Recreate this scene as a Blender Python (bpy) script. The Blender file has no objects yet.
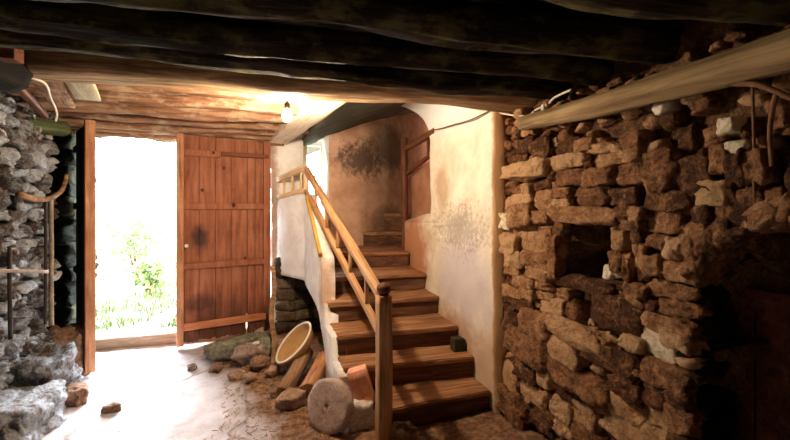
import bpy, bmesh, math, random
from mathutils import Vector, Matrix, noise

SC = bpy.context.scene
COL = SC.collection
R = random.Random(7)

# ------------------------------------------------------------------ camera, world, sun, exposure
FPX = 400.0
YAW = math.atan(132 / FPX)
cam_d = bpy.data.cameras.new('camera')
cam = bpy.data.objects.new('camera', cam_d)
COL.objects.link(cam)
cam.location = (0, 0, 1.4)
cam.rotation_euler = (math.pi / 2, 0, -YAW)
cam_d.sensor_width = 36.0
cam_d.lens = 36.0 * FPX / 790.0
cam_d.shift_y = -(220 - 205) / 790.0
cam_d.clip_start = 0.02
SC.camera = cam

SC.view_settings.view_transform = 'Standard'
SC.view_settings.look = 'None'
SC.view_settings.exposure = 0.32
SC.view_settings.gamma = 1.0
SC.view_settings.use_curve_mapping = False

world = bpy.data.worlds.new('sky')
SC.world = world
world.use_nodes = True
bg = world.node_tree.nodes['Background']
bg.inputs['Color'].default_value = (0.74, 0.88, 1.0, 1)
bg.inputs['Strength'].default_value = 22.0

sun_d = bpy.data.lights.new('sun', 'SUN')
sun_d.energy = 20.0
sun_d.angle = math.radians(40)
sun_d.color = (1.0, 0.96, 0.97)
sun = bpy.data.objects.new('sun', sun_d)
COL.objects.link(sun)
sun.rotation_euler = Vector((0.05, -0.80, -0.58)).to_track_quat('-Z', 'Y').to_euler()
sun.location = (-2, 9, 6)


def portal(name, loc, sx, sy):
    d = bpy.data.lights.new(name, 'AREA')
    d.shape = 'RECTANGLE'
    d.size, d.size_y = sx, sy
    d.cycles.is_portal = True
    o = bpy.data.objects.new(name, d)
    COL.objects.link(o)
    o.location = loc
    o.rotation_euler = (-math.pi / 2, 0, 0)


portal('door_portal', (-0.83, 5.2, 1.05), 1.95, 2.3)
portal('window_portal', (0.56, 5.2, 1.7), 0.5, 1.2)

BULB = (0.147, 2.65, 1.968)
BULB_STRENGTH = 2000.0

# ------------------------------------------------------------------ materials
def srgb(r, g, b):
    f = lambda c: (c / 12.92) if c <= 0.04045 else ((c + 0.055) / 1.055) ** 2.4
    return (f(r / 255), f(g / 255), f(b / 255), 1)


def new_mat(name):
    m = bpy.data.materials.new(name)
    m.use_nodes = True
    nt = m.node_tree
    nt.nodes['Principled BSDF'].inputs['Specular IOR Level'].default_value = 0.15
    return m, nt, nt.nodes['Principled BSDF']


def N(nt, t, **kw):
    n = nt.nodes.new(t)
    for k, v in kw.items():
        setattr(n, k, v)
    return n


def L(nt, a, b):
    nt.links.new(a, b)


def noise_tex(nt, vec, scale, detail=8, rough=0.6, dist=0.0):
    n = N(nt, 'ShaderNodeTexNoise')
    n.inputs['Scale'].default_value = scale
    n.inputs['Detail'].default_value = detail
    n.inputs['Roughness'].default_value = rough
    n.inputs['Distortion'].default_value = dist
    L(nt, vec, n.inputs['Vector'])
    return n.outputs['Fac']


def ramp(nt, fac, stops):
    r = N(nt, 'ShaderNodeValToRGB')
    el = r.color_ramp.elements
    while len(el) > len(stops):
        el.remove(el[-1])
    while len(el) < len(stops):
        el.new(0.5)
    for e, (p, c) in zip(el, stops):
        e.position = p
        e.color = c
    L(nt, fac, r.inputs['Fac'])
    return r.outputs['Color']


def grey(v):
    return (v, v, v, 1)


def mix(nt, fac, a, b, mode='MIX'):
    m = N(nt, 'ShaderNodeMix', data_type='RGBA', blend_type=mode)
    if hasattr(fac, 'links'):
        L(nt, fac, m.inputs[0])
    else:
        m.inputs[0].default_value = fac
    for s, x in ((m.inputs[6], a), (m.inputs[7], b)):
        if hasattr(x, 'links'):
            L(nt, x, s)
        else:
            s.default_value = x
    return m.outputs[2]


def mth(nt, op, a, b=None, c=None, clamp=False):
    m = N(nt, 'ShaderNodeMath', operation=op, use_clamp=clamp)
    for s, x in zip(m.inputs, (a, b, c)):
        if x is None:
            continue
        if hasattr(x, 'links'):
            L(nt, x, s)
        else:
            s.default_value = x
    return m.outputs[0]


def bump(nt, bsdf, h, strength, dist):
    b = N(nt, 'ShaderNodeBump')
    b.inputs['Strength'].default_value = strength
    b.inputs['Distance'].default_value = dist
    L(nt, h, b.inputs['Height'])
    L(nt, b.outputs['Normal'], bsdf.inputs['Normal'])


def objvec(nt, sc=(1, 1, 1), rand=True):
    tc = N(nt, 'ShaderNodeTexCoord')
    mp = N(nt, 'ShaderNodeMapping')
    mp.inputs['Scale'].default_value = sc
    L(nt, tc.outputs['Object'], mp.inputs['Vector'])
    if rand:
        oi = N(nt, 'ShaderNodeObjectInfo')
        cx = N(nt, 'ShaderNodeCombineXYZ')
        k = mth(nt, 'MULTIPLY', oi.outputs['Random'], 37.0)
        L(nt, k, cx.inputs[0]); L(nt, k, cx.inputs[1]); L(nt, k, cx.inputs[2])
        L(nt, cx.outputs[0], mp.inputs['Location'])
    return mp.outputs['Vector']


def wood(name, dark, mid, light, rough=0.75, grain=1.0, bmp=0.5, patch=None, patch_amt=0.5, axis=0):
    """Grain runs along one local axis (X unless said) of each piece."""
    m, nt, b = new_mat(name)
    sc_ = [16 * grain] * 3
    sc_[axis] = 1.2 * grain
    v = objvec(nt, sc_)
    g = noise_tex(nt, v, 2.2, 9, 0.62, 0.8)
    v2 = objvec(nt, (2.0, 3.5, 3.5))
    big = noise_tex(nt, v2, 1.6, 4, 0.6)
    f = mth(nt, 'ADD', mth(nt, 'MULTIPLY', g, 0.7), mth(nt, 'MULTIPLY', big, 0.3))
    c = ramp(nt, f, [(0.34, dark), (0.5, mid), (0.66, light)])
    if patch:
        pf = ramp(nt, noise_tex(nt, v2, 3.0, 6, 0.65), [(0.5, grey(0)), (0.62, grey(patch_amt))])
        c = mix(nt, pf, c, patch)
    L(nt, c, b.inputs['Base Color'])
    b.inputs['Roughness'].default_value = rough
    bump(nt, b, g, bmp, 0.012)
    return m


def stone(name, c0, c1, c2, scale=7.0, bmp=0.9, dist=0.03, patch=None, patch_lo=0.55, rough=0.92, tint=True):
    m, nt, b = new_mat(name)
    v = objvec(nt, (1, 1, 1))
    n1 = noise_tex(nt, v, scale, 10, 0.68, 0.2)
    n2 = noise_tex(nt, v, scale * 4.5, 8, 0.7)
    f = mth(nt, 'ADD', mth(nt, 'MULTIPLY', n1, 0.52), mth(nt, 'MULTIPLY', n2, 0.48))
    if tint:
        at = N(nt, 'ShaderNodeAttribute', attribute_name='tint')
        f = mth(nt, 'ADD', f, mth(nt, 'MULTIPLY', mth(nt, 'SUBTRACT', at.outputs['Fac'], 0.5), 0.34))
    c = ramp(nt, f, [(0.35, c0), (0.5, c1), (0.65, c2)])
    if patch:
        pf = ramp(nt, noise_tex(nt, v, scale * 0.6, 9, 0.7), [(patch_lo, grey(0)), (patch_lo + 0.08, grey(0.9))])
        c = mix(nt, pf, c, patch)
    L(nt, c, b.inputs['Base Color'])
    b.inputs['Roughness'].default_value = rough
    h = mth(nt, 'ADD', n1, mth(nt, 'MULTIPLY', n2, 0.5))
    bump(nt, b, h, bmp, dist)
    return m


def plain(name, c, rough=0.6, metal=0.0, var=0.25, scale=14):
    m, nt, b = new_mat(name)
    v = objvec(nt)
    n = noise_tex(nt, v, scale, 7, 0.65)
    dk = (c[0] * (1 - var), c[1] * (1 - var), c[2] * (1 - var), 1)
    lt = (min(1, c[0] * (1 + var)), min(1, c[1] * (1 + var)), min(1, c[2] * (1 + var)), 1)
    L(nt, ramp(nt, n, [(0.35, dk), (0.65, lt)]), b.inputs['Base Color'])
    b.inputs['Roughness'].default_value = rough
    b.inputs['Metallic'].default_value = metal
    bump(nt, b, n, 0.25, 0.005)
    return m


M = {}
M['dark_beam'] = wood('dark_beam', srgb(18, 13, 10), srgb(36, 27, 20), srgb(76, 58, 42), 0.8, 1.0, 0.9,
                      srgb(120, 112, 66), 0.45)  # dark tone carries the shade over the near half of the ceiling
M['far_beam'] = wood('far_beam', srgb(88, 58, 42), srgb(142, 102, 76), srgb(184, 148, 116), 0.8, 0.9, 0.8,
                     srgb(206, 182, 154), 0.55)  # lighter copy for the far half, lamplight and whitish highlights in its colour
M['big_beam'] = wood('big_beam', srgb(72, 52, 36), srgb(156, 122, 88), srgb(216, 184, 138), 0.78, 0.9, 0.9,
                     srgb(150, 128, 84), 0.5)
M['grey_log'] = wood('grey_log', srgb(92, 72, 50), srgb(142, 116, 82), srgb(176, 148, 106), 0.75, 0.8, 0.5)
M['cream_beam'] = wood('cream_beam', srgb(196, 172, 138), srgb(226, 208, 180), srgb(238, 226, 204), 0.8, 0.9, 0.35)
M['pale_board'] = wood('pale_board', srgb(150, 134, 104), srgb(196, 180, 148), srgb(220, 206, 178), 0.8, 0.9, 0.35)
M['mossy'] = wood('mossy', srgb(40, 42, 28), srgb(78, 86, 54), srgb(116, 122, 84), 0.85, 0.9, 0.8)
M['rail_wood'] = wood('rail_wood', srgb(128, 86, 52), srgb(176, 132, 92), srgb(206, 168, 128), 0.55, 1.0, 0.3)
M['pale_rail'] = wood('pale_rail', srgb(176, 136, 96), srgb(212, 180, 140), srgb(230, 206, 172), 0.6, 1.0, 0.3)
M['post_wood'] = wood('post_wood', srgb(62, 34, 22), srgb(102, 60, 40), srgb(136, 88, 60), 0.5, 1.0, 0.3)
M['tread_wood'] = wood('tread_wood', srgb(92, 60, 42), srgb(148, 104, 72), srgb(188, 144, 106), 0.6, 0.9, 0.5)
M['riser_wood'] = wood('riser_wood', srgb(60, 40, 30), srgb(100, 68, 50), srgb(134, 98, 74), 0.7, 0.9, 0.5)
M['edge_wood'] = wood('edge_wood', srgb(150, 84, 52), srgb(196, 124, 84), srgb(220, 158, 116), 0.65, 0.8, 0.4)
M['stile_wood'] = wood('stile_wood', srgb(134, 84, 56), srgb(184, 128, 92), srgb(214, 166, 130), 0.65, 0.8, 0.4, axis=2)  # pale wood, lightened further to carry light on the leaf edge
M['stile_shaded'] = wood('stile_shaded', srgb(34, 36, 26), srgb(52, 54, 40), srgb(74, 72, 54), 0.85, 0.8, 0.6, axis=2)  # shade on the inward leaf's turned-away face, put into the wood colour
M['charred'] = wood('charred', srgb(12, 10, 9), srgb(24, 20, 17), srgb(42, 36, 30), 0.9, 0.8, 0.8)
M['sill_wood'] = wood('sill_wood', srgb(132, 110, 92), srgb(176, 154, 134), srgb(206, 188, 170), 0.8, 0.9, 0.6)
M['old_door'] = wood('old_door', srgb(58, 32, 26), srgb(98, 56, 44), srgb(130, 80, 60), 0.7, 0.7, 0.7)
M['bark'] = wood('bark', srgb(92, 66, 46), srgb(150, 116, 86), srgb(190, 158, 126), 0.85, 0.9, 0.9)
M['cut_log'] = wood('cut_log', srgb(126, 78, 50), srgb(180, 128, 92), srgb(212, 168, 130), 0.8, 0.9, 0.6)
M['yellow_wood'] = wood('yellow_wood', srgb(150, 104, 36), srgb(196, 152, 70), srgb(222, 186, 110), 0.7, 0.9, 0.5)
M['wall_stone'] = stone('wall_stone', srgb(92, 60, 40), srgb(178, 126, 86), srgb(228, 184, 138), 11, 1.0, 0.06,
                        srgb(206, 164, 120), 0.6)
M['mortar'] = stone('mortar', srgb(58, 40, 28), srgb(124, 88, 60), srgb(182, 140, 100), 16, 1.0, 0.05, tint=False)
M['lime'] = stone('lime', srgb(176, 140, 100), srgb(230, 204, 164), srgb(248, 234, 206), 12, 1.0, 0.03)
M['left_stone'] = stone('left_stone', srgb(84, 72, 64), srgb(172, 174, 178), srgb(226, 232, 240), 11, 1.0, 0.07,
                        srgb(112, 80, 58), 0.53)
M['white_masonry'] = stone('white_masonry', srgb(170, 150, 136), srgb(226, 216, 206), srgb(240, 236, 230), 9, 0.8, 0.02,
                            srgb(150, 104, 80), 0.6)
M['left_mortar'] = stone('left_mortar', srgb(76, 60, 48), srgb(134, 116, 100), srgb(180, 168, 156), 14, 1.0, 0.05, tint=False)
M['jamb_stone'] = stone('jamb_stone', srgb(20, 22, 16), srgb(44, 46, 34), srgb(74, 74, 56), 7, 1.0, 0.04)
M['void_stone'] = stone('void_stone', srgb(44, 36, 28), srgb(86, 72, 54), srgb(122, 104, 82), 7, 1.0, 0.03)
M['loose_stone'] = stone('loose_stone', srgb(84, 60, 46), srgb(142, 110, 88), srgb(186, 156, 132), 9, 0.9, 0.02)
M['grey_stone'] = stone('grey_stone', srgb(84, 82, 68), srgb(140, 136, 118), srgb(188, 182, 164), 9, 0.9, 0.02)
M['white_topped'] = stone('white_topped', srgb(80, 62, 52), srgb(128, 104, 90), srgb(170, 150, 138), 7, 0.9, 0.02,
                          srgb(232, 232, 236), 0.55)
M['millstone'] = stone('millstone', srgb(140, 112, 98), srgb(188, 162, 148), srgb(216, 196, 184), 14, 1.0, 0.012, tint=False)
M['terracotta'] = plain('terracotta', srgb(214, 152, 122), 0.8, 0, 0.18, 18)
M['iron'] = plain('iron', srgb(66, 58, 52), 0.6, 0.6, 0.3, 20)
M['pale_iron'] = plain('pale_iron', srgb(150, 132, 112), 0.6, 0.3, 0.3, 20)
M['enamel'] = plain('enamel', srgb(236, 226, 204), 0.35, 0, 0.06, 10)
M['pan_inside'] = plain('pan_inside', srgb(176, 138, 92), 0.6, 0, 0.15, 9)
M['cable'] = plain('cable', srgb(226, 214, 190), 0.5, 0, 0.08, 20)
M['porcelain'] = plain('porcelain', srgb(236, 232, 224), 0.25, 0, 0.05, 20)
M['black'] = plain('black', srgb(30, 28, 26), 0.6, 0, 0.2, 20)
M['twig'] = plain('twig', srgb(120, 84, 60), 0.8, 0, 0.3, 20)
M['block_dark'] = plain('block_dark', srgb(62, 58, 46), 0.8, 0, 0.3, 20)
M['leaf'] = plain('leaf', srgb(150, 168, 112), 0.7, 0, 0.3, 6)
M['grass'] = plain('grass', srgb(112, 126, 78), 0.8, 0, 0.25, 3)
M['straw'] = plain('straw', srgb(176, 142, 104), 0.8, 0, 0.35, 30)
M['white_paint'] = plain('white_paint', srgb(238, 236, 230), 0.5, 0, 0.05, 12)


def door_wood():
    m, nt, b = new_mat('door_wood')
    v = objvec(nt, (10, 10, 1.0), False)
    g = noise_tex(nt, v, 2.0, 8, 0.6, 0.8)
    tc = N(nt, 'ShaderNodeTexCoord')
    big = noise_tex(nt, tc.outputs['Object'], 4.0, 6, 0.6)
    f = mth(nt, 'ADD', mth(nt, 'MULTIPLY', g, 0.65), mth(nt, 'MULTIPLY', big, 0.35))
    c = ramp(nt, f, [(0.32, srgb(106, 62, 44)), (0.5, srgb(154, 96, 70)), (0.7, srgb(184, 126, 96))])
    # a burnt, hand-darkened blot by the latch, knots, and damp rising from the foot
    sp = N(nt, 'ShaderNodeSeparateXYZ')
    L(nt, tc.outputs['Object'], sp.inputs[0])

    def blot(x, z, rx, rz, edge):
        dx = mth(nt, 'DIVIDE', mth(nt, 'SUBTRACT', sp.outputs[0], x), rx)
        dz = mth(nt, 'DIVIDE', mth(nt, 'SUBTRACT', sp.outputs[2], z), rz)
        d = mth(nt, 'SQRT', mth(nt, 'ADD', mth(nt, 'MULTIPLY', dx, dx), mth(nt, 'MULTIPLY', dz, dz)))
        d = mth(nt, 'ADD', d, mth(nt, 'MULTIPLY', mth(nt, 'SUBTRACT', big, 0.5), edge))
        return ramp(nt, d, [(0.35, grey(1)), (1.0, grey(0))])
    c = mix(nt, mth(nt, 'MULTIPLY', blot(0.215, 1.06, 0.10, 0.15, 1.2), 0.9), c, srgb(58, 44, 38))
    c = mix(nt, mth(nt, 'MULTIPLY', blot(0.20, 0.40, 0.16, 0.16, 1.6), 0.7), c, srgb(62, 42, 34))
    for x, z, r in ((0.23, 1.55, 0.022), (0.43, 1.78, 0.02), (0.52, 1.40, 0.03), (0.64, 0.84, 0.018), (0.33, 1.93, 0.02)):
        c = mix(nt, blot(x, z, r, r * 1.2, 0.3), c, srgb(60, 26, 18))
    damp = mth(nt, 'ADD', sp.outputs[2], mth(nt, 'MULTIPLY', mth(nt, 'SUBTRACT', noise_tex(nt, v, 1.2, 5, 0.6), 0.5), 0.9))
    c = mix(nt, mth(nt, 'MULTIPLY', ramp(nt, damp, [(0.12, grey(1)), (0.45, grey(0))]), 0.75), c, srgb(70, 50, 42))
    L(nt, c, b.inputs['Base Color'])
    b.inputs['Roughness'].default_value = 0.65
    bump(nt, b, g, 0.35, 0.006)
    return m


M['door_wood'] = door_wood()


def plaster(name, base, light, marks, bmp=0.4):
    """stains: (centre, radii, noise scale, edge, colour, strength) in room coordinates; dirt and painted shade."""
    m, nt, b = new_mat(name)
    g = N(nt, 'ShaderNodeNewGeometry')
    P = g.outputs['Position']
    n = noise_tex(nt, P, 5, 9, 0.62)
    fine = noise_tex(nt, P, 34, 8, 0.7)
    c = ramp(nt, n, [(0.36, base), (0.62, light)])
    for ctr, rad, ns, edge, colr, amt in marks:
        vm = N(nt, 'ShaderNodeVectorMath', operation='SUBTRACT')
        L(nt, P, vm.inputs[0]); vm.inputs[1].default_value = ctr
        vd = N(nt, 'ShaderNodeVectorMath', operation='DIVIDE')
        L(nt, vm.outputs[0], vd.inputs[0]); vd.inputs[1].default_value = rad
        ln = N(nt, 'ShaderNodeVectorMath', operation='LENGTH')
        L(nt, vd.outputs[0], ln.inputs[0])
        sn = noise_tex(nt, P, ns, 10, 0.72)
        d = mth(nt, 'ADD', ln.outputs['Value'], mth(nt, 'MULTIPLY', mth(nt, 'SUBTRACT', sn, 0.5), edge))
        c = mix(nt, mth(nt, 'MULTIPLY', ramp(nt, d, [(0.45, grey(1)), (1.05, grey(0))]), amt), c, colr)
    L(nt, c, b.inputs['Base Color'])
    b.inputs['Roughness'].default_value = 0.9
    bump(nt, b, mth(nt, 'ADD', n, mth(nt, 'MULTIPLY', fine, 0.4)), bmp, 0.02)
    return m


BIG = 9.0
M['plaster_cream'] = plaster('plaster_cream', srgb(214, 200, 178), srgb(236, 226, 208), [
    ((1.46, 2.9, 2.3), (BIG, 1.2, 0.38), 4, 0.4, srgb(240, 238, 238), 0.8),
    ((1.46, 2.75, 0.85), (BIG, 0.55, 0.48), 5, 1.0, srgb(206, 196, 200), 0.85),
    ((1.46, 2.85, 1.22), (BIG, 0.5, 0.2), 26, 4.6, srgb(104, 92, 80), 0.42),
    ((1.46, 3.15, 1.55), (BIG, 0.16, 0.28), 6, 1.6, srgb(176, 138, 96), 0.6),
    ((1.46, 3.85, 0.95), (BIG, 0.55, 0.5), 7, 1.2, srgb(190, 120, 74), 0.85),
    ((1.46, 2.9, 0.38), (BIG, 0.5, 0.25), 7, 1.6, srgb(176, 128, 92), 0.7),
    ((1.46, 2.40, 0.30), (BIG, 0.22, 0.30), 6, 1.0, srgb(206, 170, 138), 0.8),
    ((1.46, 2.30, 1.3), (BIG, 0.05, 2.0), 9, 1.2, srgb(176, 126, 76), 0.9)])
M['plaster_white'] = plaster('plaster_white', srgb(226, 218, 208), srgb(246, 243, 240), [
    ((0.45, 3.3, 0.75), (0.2, 0.16, 0.35), 9, 1.5, srgb(186, 140, 100), 0.7),
    ((0.1, 4.6, 1.4), (0.08, BIG, 1.0), 8, 1.6, srgb(150, 112, 82), 0.7),
    ((0.48, 2.5, 0.2), (BIG, 0.3, 0.2), 10, 1.8, srgb(206, 166, 136), 0.6)], 0.6)
M['plaster_brown'] = plaster('plaster_brown', srgb(204, 158, 130), srgb(230, 190, 162), [
    ((1.15, 4.75, 1.95), (0.42, BIG, 0.24), 14, 3.0, srgb(60, 50, 40), 0.8),
    ((1.62, 5.0, 2.15), (0.5, BIG, 0.40), 6, 1.2, srgb(92, 78, 58), 0.8),
    ((1.55, 5.0, 1.2), (0.4, BIG, 0.25), 7, 1.4, srgb(104, 70, 48), 0.6)])
M['plaster_panel'] = plaster('plaster_panel', srgb(150, 104, 78), srgb(178, 130, 102), [
    ((1.5, 3.42, 1.45), (BIG, 0.1, 0.35), 8, 1.3, srgb(90, 56, 38), 0.8)])  # shadow at the near edge of the recessed panel, put into the colour
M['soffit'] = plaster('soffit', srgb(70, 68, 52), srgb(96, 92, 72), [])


def floor_mat():
    m, nt, b = new_mat('earth_floor')
    g = N(nt, 'ShaderNodeNewGeometry')
    P = g.outputs['Position']
    sp = N(nt, 'ShaderNodeSeparateXYZ')
    L(nt, P, sp.inputs[0])
    n = noise_tex(nt, P, 3.2, 10, 0.66)
    fine = noise_tex(nt, P, 22, 9, 0.7)
    pale = ramp(nt, n, [(0.36, srgb(176, 166, 166)), (0.5, srgb(206, 198, 200)), (0.66, srgb(224, 219, 222))])
    dirt = ramp(nt, fine, [(0.34, srgb(70, 48, 34)), (0.5, srgb(126, 92, 68)), (0.68, srgb(170, 136, 108))])
    # pale worn stone down the middle of the passage, loose earth towards the stair
    k = mth(nt, 'ADD', sp.outputs[0], mth(nt, 'MULTIPLY', mth(nt, 'SUBTRACT', n, 0.5), 0.9))
    k = mth(nt, 'ADD', k, mth(nt, 'MULTIPLY', mth(nt, 'SUBTRACT', sp.outputs[1], 2.6), 0.33))
    e = ramp(nt, mth(nt, 'ADD', mth(nt, 'MULTIPLY', k, 0.8), 0.5), [(0.44, grey(0)), (0.62, grey(1))])
    c = mix(nt, e, pale, dirt)
    # cracks and soil in the hollows of the pale floor
    vo = N(nt, 'ShaderNodeTexVoronoi', feature='DISTANCE_TO_EDGE')
    vo.inputs['Scale'].default_value = 0.75
    wv = N(nt, 'ShaderNodeVectorMath', operation='ADD')
    nc = N(nt, 'ShaderNodeTexNoise'); nc.inputs['Scale'].default_value = 3.5; nc.inputs['Detail'].default_value = 6
    L(nt, P, nc.inputs['Vector'])
    sc_n = N(nt, 'ShaderNodeVectorMath', operation='SCALE')
    sc_n.inputs['Scale'].default_value = 0.22
    L(nt, nc.outputs['Color'], sc_n.inputs[0])
    L(nt, P, wv.inputs[0]); L(nt, sc_n.outputs[0], wv.inputs[1])
    L(nt, wv.outputs[0], vo.inputs['Vector'])
    cr = ramp(nt, vo.outputs['Distance'], [(0.0, grey(1)), (0.014, grey(0))])
    c = mix(nt, mth(nt, 'MULTIPLY', cr, mth(nt, 'MULTIPLY', n, 0.9)), c, srgb(96, 76, 62))
    spk = ramp(nt, noise_tex(nt, P, 9, 10, 0.75), [(0.6, grey(0)), (0.68, grey(0.75))])
    c = mix(nt, spk, c, srgb(116, 92, 76))
    L(nt, c, b.inputs['Base Color'])
    b.inputs['Roughness'].default_value = 0.85
    h = mth(nt, 'SUBTRACT', mth(nt, 'ADD', n, mth(nt, 'MULTIPLY', fine, 0.45)), mth(nt, 'MULTIPLY', cr, 0.3))
    bump(nt, b, h, 0.7, 0.04)
    return m


M['floor'] = floor_mat()


def ground_mat():
    m, nt, b = new_mat('pasture')
    g = N(nt, 'ShaderNodeNewGeometry')
    n = noise_tex(nt, g.outputs['Position'], 1.6, 9, 0.68)
    L(nt, ramp(nt, n, [(0.40, srgb(54, 62, 36)), (0.5, srgb(92, 98, 70)), (0.6, srgb(180, 176, 164))]), b.inputs['Base Color'])
    b.inputs['Roughness'].default_value = 0.95
    return m


M['ground'] = ground_mat()


def bulb_mat():
    m, nt, b = new_mat('bulb_glow')
    e = N(nt, 'ShaderNodeEmission')
    e.inputs['Color'].default_value = (1.0, 0.78, 0.54, 1)
    e.inputs['Strength'].default_value = BULB_STRENGTH
    L(nt, e.outputs[0], nt.nodes['Material Output'].inputs['Surface'])
    return m


M['bulb'] = bulb_mat()

# ------------------------------------------------------------------ mesh helpers
def nz(p, f, seed=0.0, oct_=4):
    return noise.fractal(Vector((p[0] * f + seed, p[1] * f - seed * 1.7, p[2] * f + seed * 0.6)), 1.0, 2.0, oct_)


def mesh_obj(name, verts, faces, mat, tints=None, smooth=True):
    me = bpy.data.meshes.new(name)
    me.from_pydata(verts, [], faces)
    me.update()
    if smooth:
        for p in me.polygons:
            p.use_smooth = True
    if tints is not None:
        a = me.attributes.new('tint', 'FLOAT', 'POINT')
        a.data.foreach_set('value', tints)
    mats = mat if isinstance(mat, (list, tuple)) else [mat]
    for x in mats:
        me.materials.append(x)
    o = bpy.data.objects.new(name, me)
    COL.objects.link(o)
    return o


def tag(o, label=None, cat=None, group=None, kind=None):
    if label: o['label'] = label
    if cat: o['category'] = cat
    if group: o['group'] = group
    if kind: o['kind'] = kind
    return o


def root(name, loc, label, cat, group=None, kind=None):
    o = bpy.data.objects.new(name, None)
    COL.objects.link(o)
    o.empty_display_size = 0.1
    o.location = loc
    return tag(o, label, cat, group, kind)


def par(o, r):
    """parent, keeping the place (roots are never rotated)"""
    base = Vector(r.location)
    q = r
    while q.parent:
        q = q.parent
        base += Vector(q.location)
    o.parent = r
    o.location = Vector(o.location) - base
    return o


def orient(p0, p1, up=(0, 0, 1)):
    a, b = Vector(p0), Vector(p1)
    x = (b - a).normalized()
    u = Vector(up)
    if abs(x.dot(u)) > 0.98:
        u = Vector((0, 1, 0))
    y = u.cross(x).normalized()
    z = x.cross(y)
    return Matrix(((x.x, y.x, z.x), (x.y, y.y, z.y), (x.z, y.z, z.z))).to_euler(), (b - a).length


def beam(name, p0, p1, w, h, mat, rough=0.01, ns=None, corner=0.2, freq=3.0, seed=None, up=(0, 0, 1), taper=1.0, bow=0.0):
    """Hewn bar along its local X; rounded rectangular section with uneven faces."""
    rot, ln = orient(p0, p1, up)
    seed = R.uniform(0, 99) if seed is None else seed
    ns = ns or max(2, min(60, int(ln / 0.05)))
    sec = []
    c = min(w, h) * corner
    for sx, sy, a0 in ((1, 1, 0), (-1, 1, 90), (-1, -1, 180), (1, -1, 270)):
        for k in range(3):
            a = math.radians(a0 + k * 45)
            sec.append((sx * (w / 2 - c) + c * math.cos(a), sy * (h / 2 - c) + c * math.sin(a)))
    # extra points in the middle of the faces
    pts = []
    for i, s in enumerate(sec):
        pts.append(s)
        if i % 3 == 2:
            t = sec[(i + 1) % 12]
            pts.append(((s[0] * 2 + t[0]) / 3, (s[1] * 2 + t[1]) / 3))
            pts.append(((s[0] + t[0] * 2) / 3, (s[1] + t[1] * 2) / 3))
    n = len(pts)
    V, F = [], []
    for i in range(ns + 1):
        t = i / ns
        x = ln * t
        k = 1 + (taper - 1) * t
        bz = bow * math.sin(math.pi * t)
        ox = nz((x, 3, 0), 0.9, seed, 2) * rough * 1.6
        oz = nz((x, 9, 0), 0.9, seed, 2) * rough * 1.6
        for (y, z) in pts:
            d = 1 + nz((x * 0.5, y * 2.5, z * 2.5), freq, seed) * rough / max(w, h) * 2.2
            V.append((x, y * d * k + ox, z * d * k + oz + bz))
    for i in range(ns):
        for j in range(n):
            a, b = i * n + j, i * n + (j + 1) % n
            F.append((a, b, b + n, a + n))
    F.append(tuple(range(n - 1, -1, -1)))
    F.append(tuple(ns * n + j for j in range(n)))
    o = mesh_obj(name, V, F, mat, smooth=False)
    me = o.data
    for p in me.polygons:
        p.use_smooth = len(p.vertices) == 4
    o.location = p0
    o.rotation_euler = rot
    return o


def log(name, p0, p1, r0, r1, mat, rough=0.012, seg=18, freq=3.0, bow=0.0, seed=None, knob=0.0):
    rot, ln = orient(p0, p1)
    seed = R.uniform(0, 99) if seed is None else seed
    ns = max(3, min(70, int(ln / 0.04)))
    V, F = [], []
    for i in range(ns + 1):
        t = i / ns
        x = ln * t
        r = r0 + (r1 - r0) * t
        ox = nz((x, 3, 0), 0.8, seed, 2) * rough * 2
        oz = nz((x, 9, 0), 0.8, seed, 2) * rough * 2 + bow * math.sin(math.pi * t)
        for j in range(seg):
            a = 2 * math.pi * j / seg
            d = r + nz((x * 0.7, math.cos(a) * 0.6, math.sin(a) * 0.6), freq, seed) * rough
            V.append((x, d * math.cos(a) + ox, d * math.sin(a) + oz))
    for i in range(ns):
        for j in range(seg):
            a, b = i * seg + j, i * seg + (j + 1) % seg
            F.append((a, b, b + seg, a + seg))
    F.append(tuple(range(seg - 1, -1, -1)))
    F.append(tuple(ns * seg + j for j in range(seg)))
    o = mesh_obj(name, V, F, mat)
    for p in o.data.polygons:
        p.use_smooth = len(p.vertices) == 4
    o.location = p0
    o.rotation_euler = rot
    return o


def tube(name, pts, r, mat, seg=8, taper=1.0):
    """bent rod through points"""
    P = [Vector(p) for p in pts]
    # smooth the path
    Q = []
    for i in range(len(P) - 1):
        p0 = P[max(0, i - 1)]; p1 = P[i]; p2 = P[i + 1]; p3 = P[min(len(P) - 1, i + 2)]
        for k in range(6):
            t = k / 6
            Q.append(0.5 * ((2 * p1) + (p2 - p0) * t + (2 * p0 - 5 * p1 + 4 * p2 - p3) * t * t + (3 * p1 - p0 - 3 * p2 + p3) * t ** 3))
    Q.append(P[-1])
    c = Q[0].copy()
    V, F = [], []
    n = len(Q)
    for i, q in enumerate(Q):
        d = (Q[min(n - 1, i + 1)] - Q[max(0, i - 1)]).normalized()
        u = Vector((0, 0, 1)) if abs(d.z) < 0.9 else Vector((1, 0, 0))
        a = d.cross(u).normalized(); b = d.cross(a)
        rr = r * (1 + (taper - 1) * i / (n - 1))
        for j in range(seg):
            t = 2 * math.pi * j / seg
            V.append(tuple(q - c + a * rr * math.cos(t) + b * rr * math.sin(t)))
    for i in range(n - 1):
        for j in range(seg):
            x, y = i * seg + j, i * seg + (j + 1) % seg
            F.append((x, y, y + seg, x + seg))
    F.append(tuple(range(seg - 1, -1, -1)))
    F.append(tuple((n - 1) * seg + j for j in range(seg)))
    o = mesh_obj(name, V, F, mat)
    o.location = c
    return o


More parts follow.
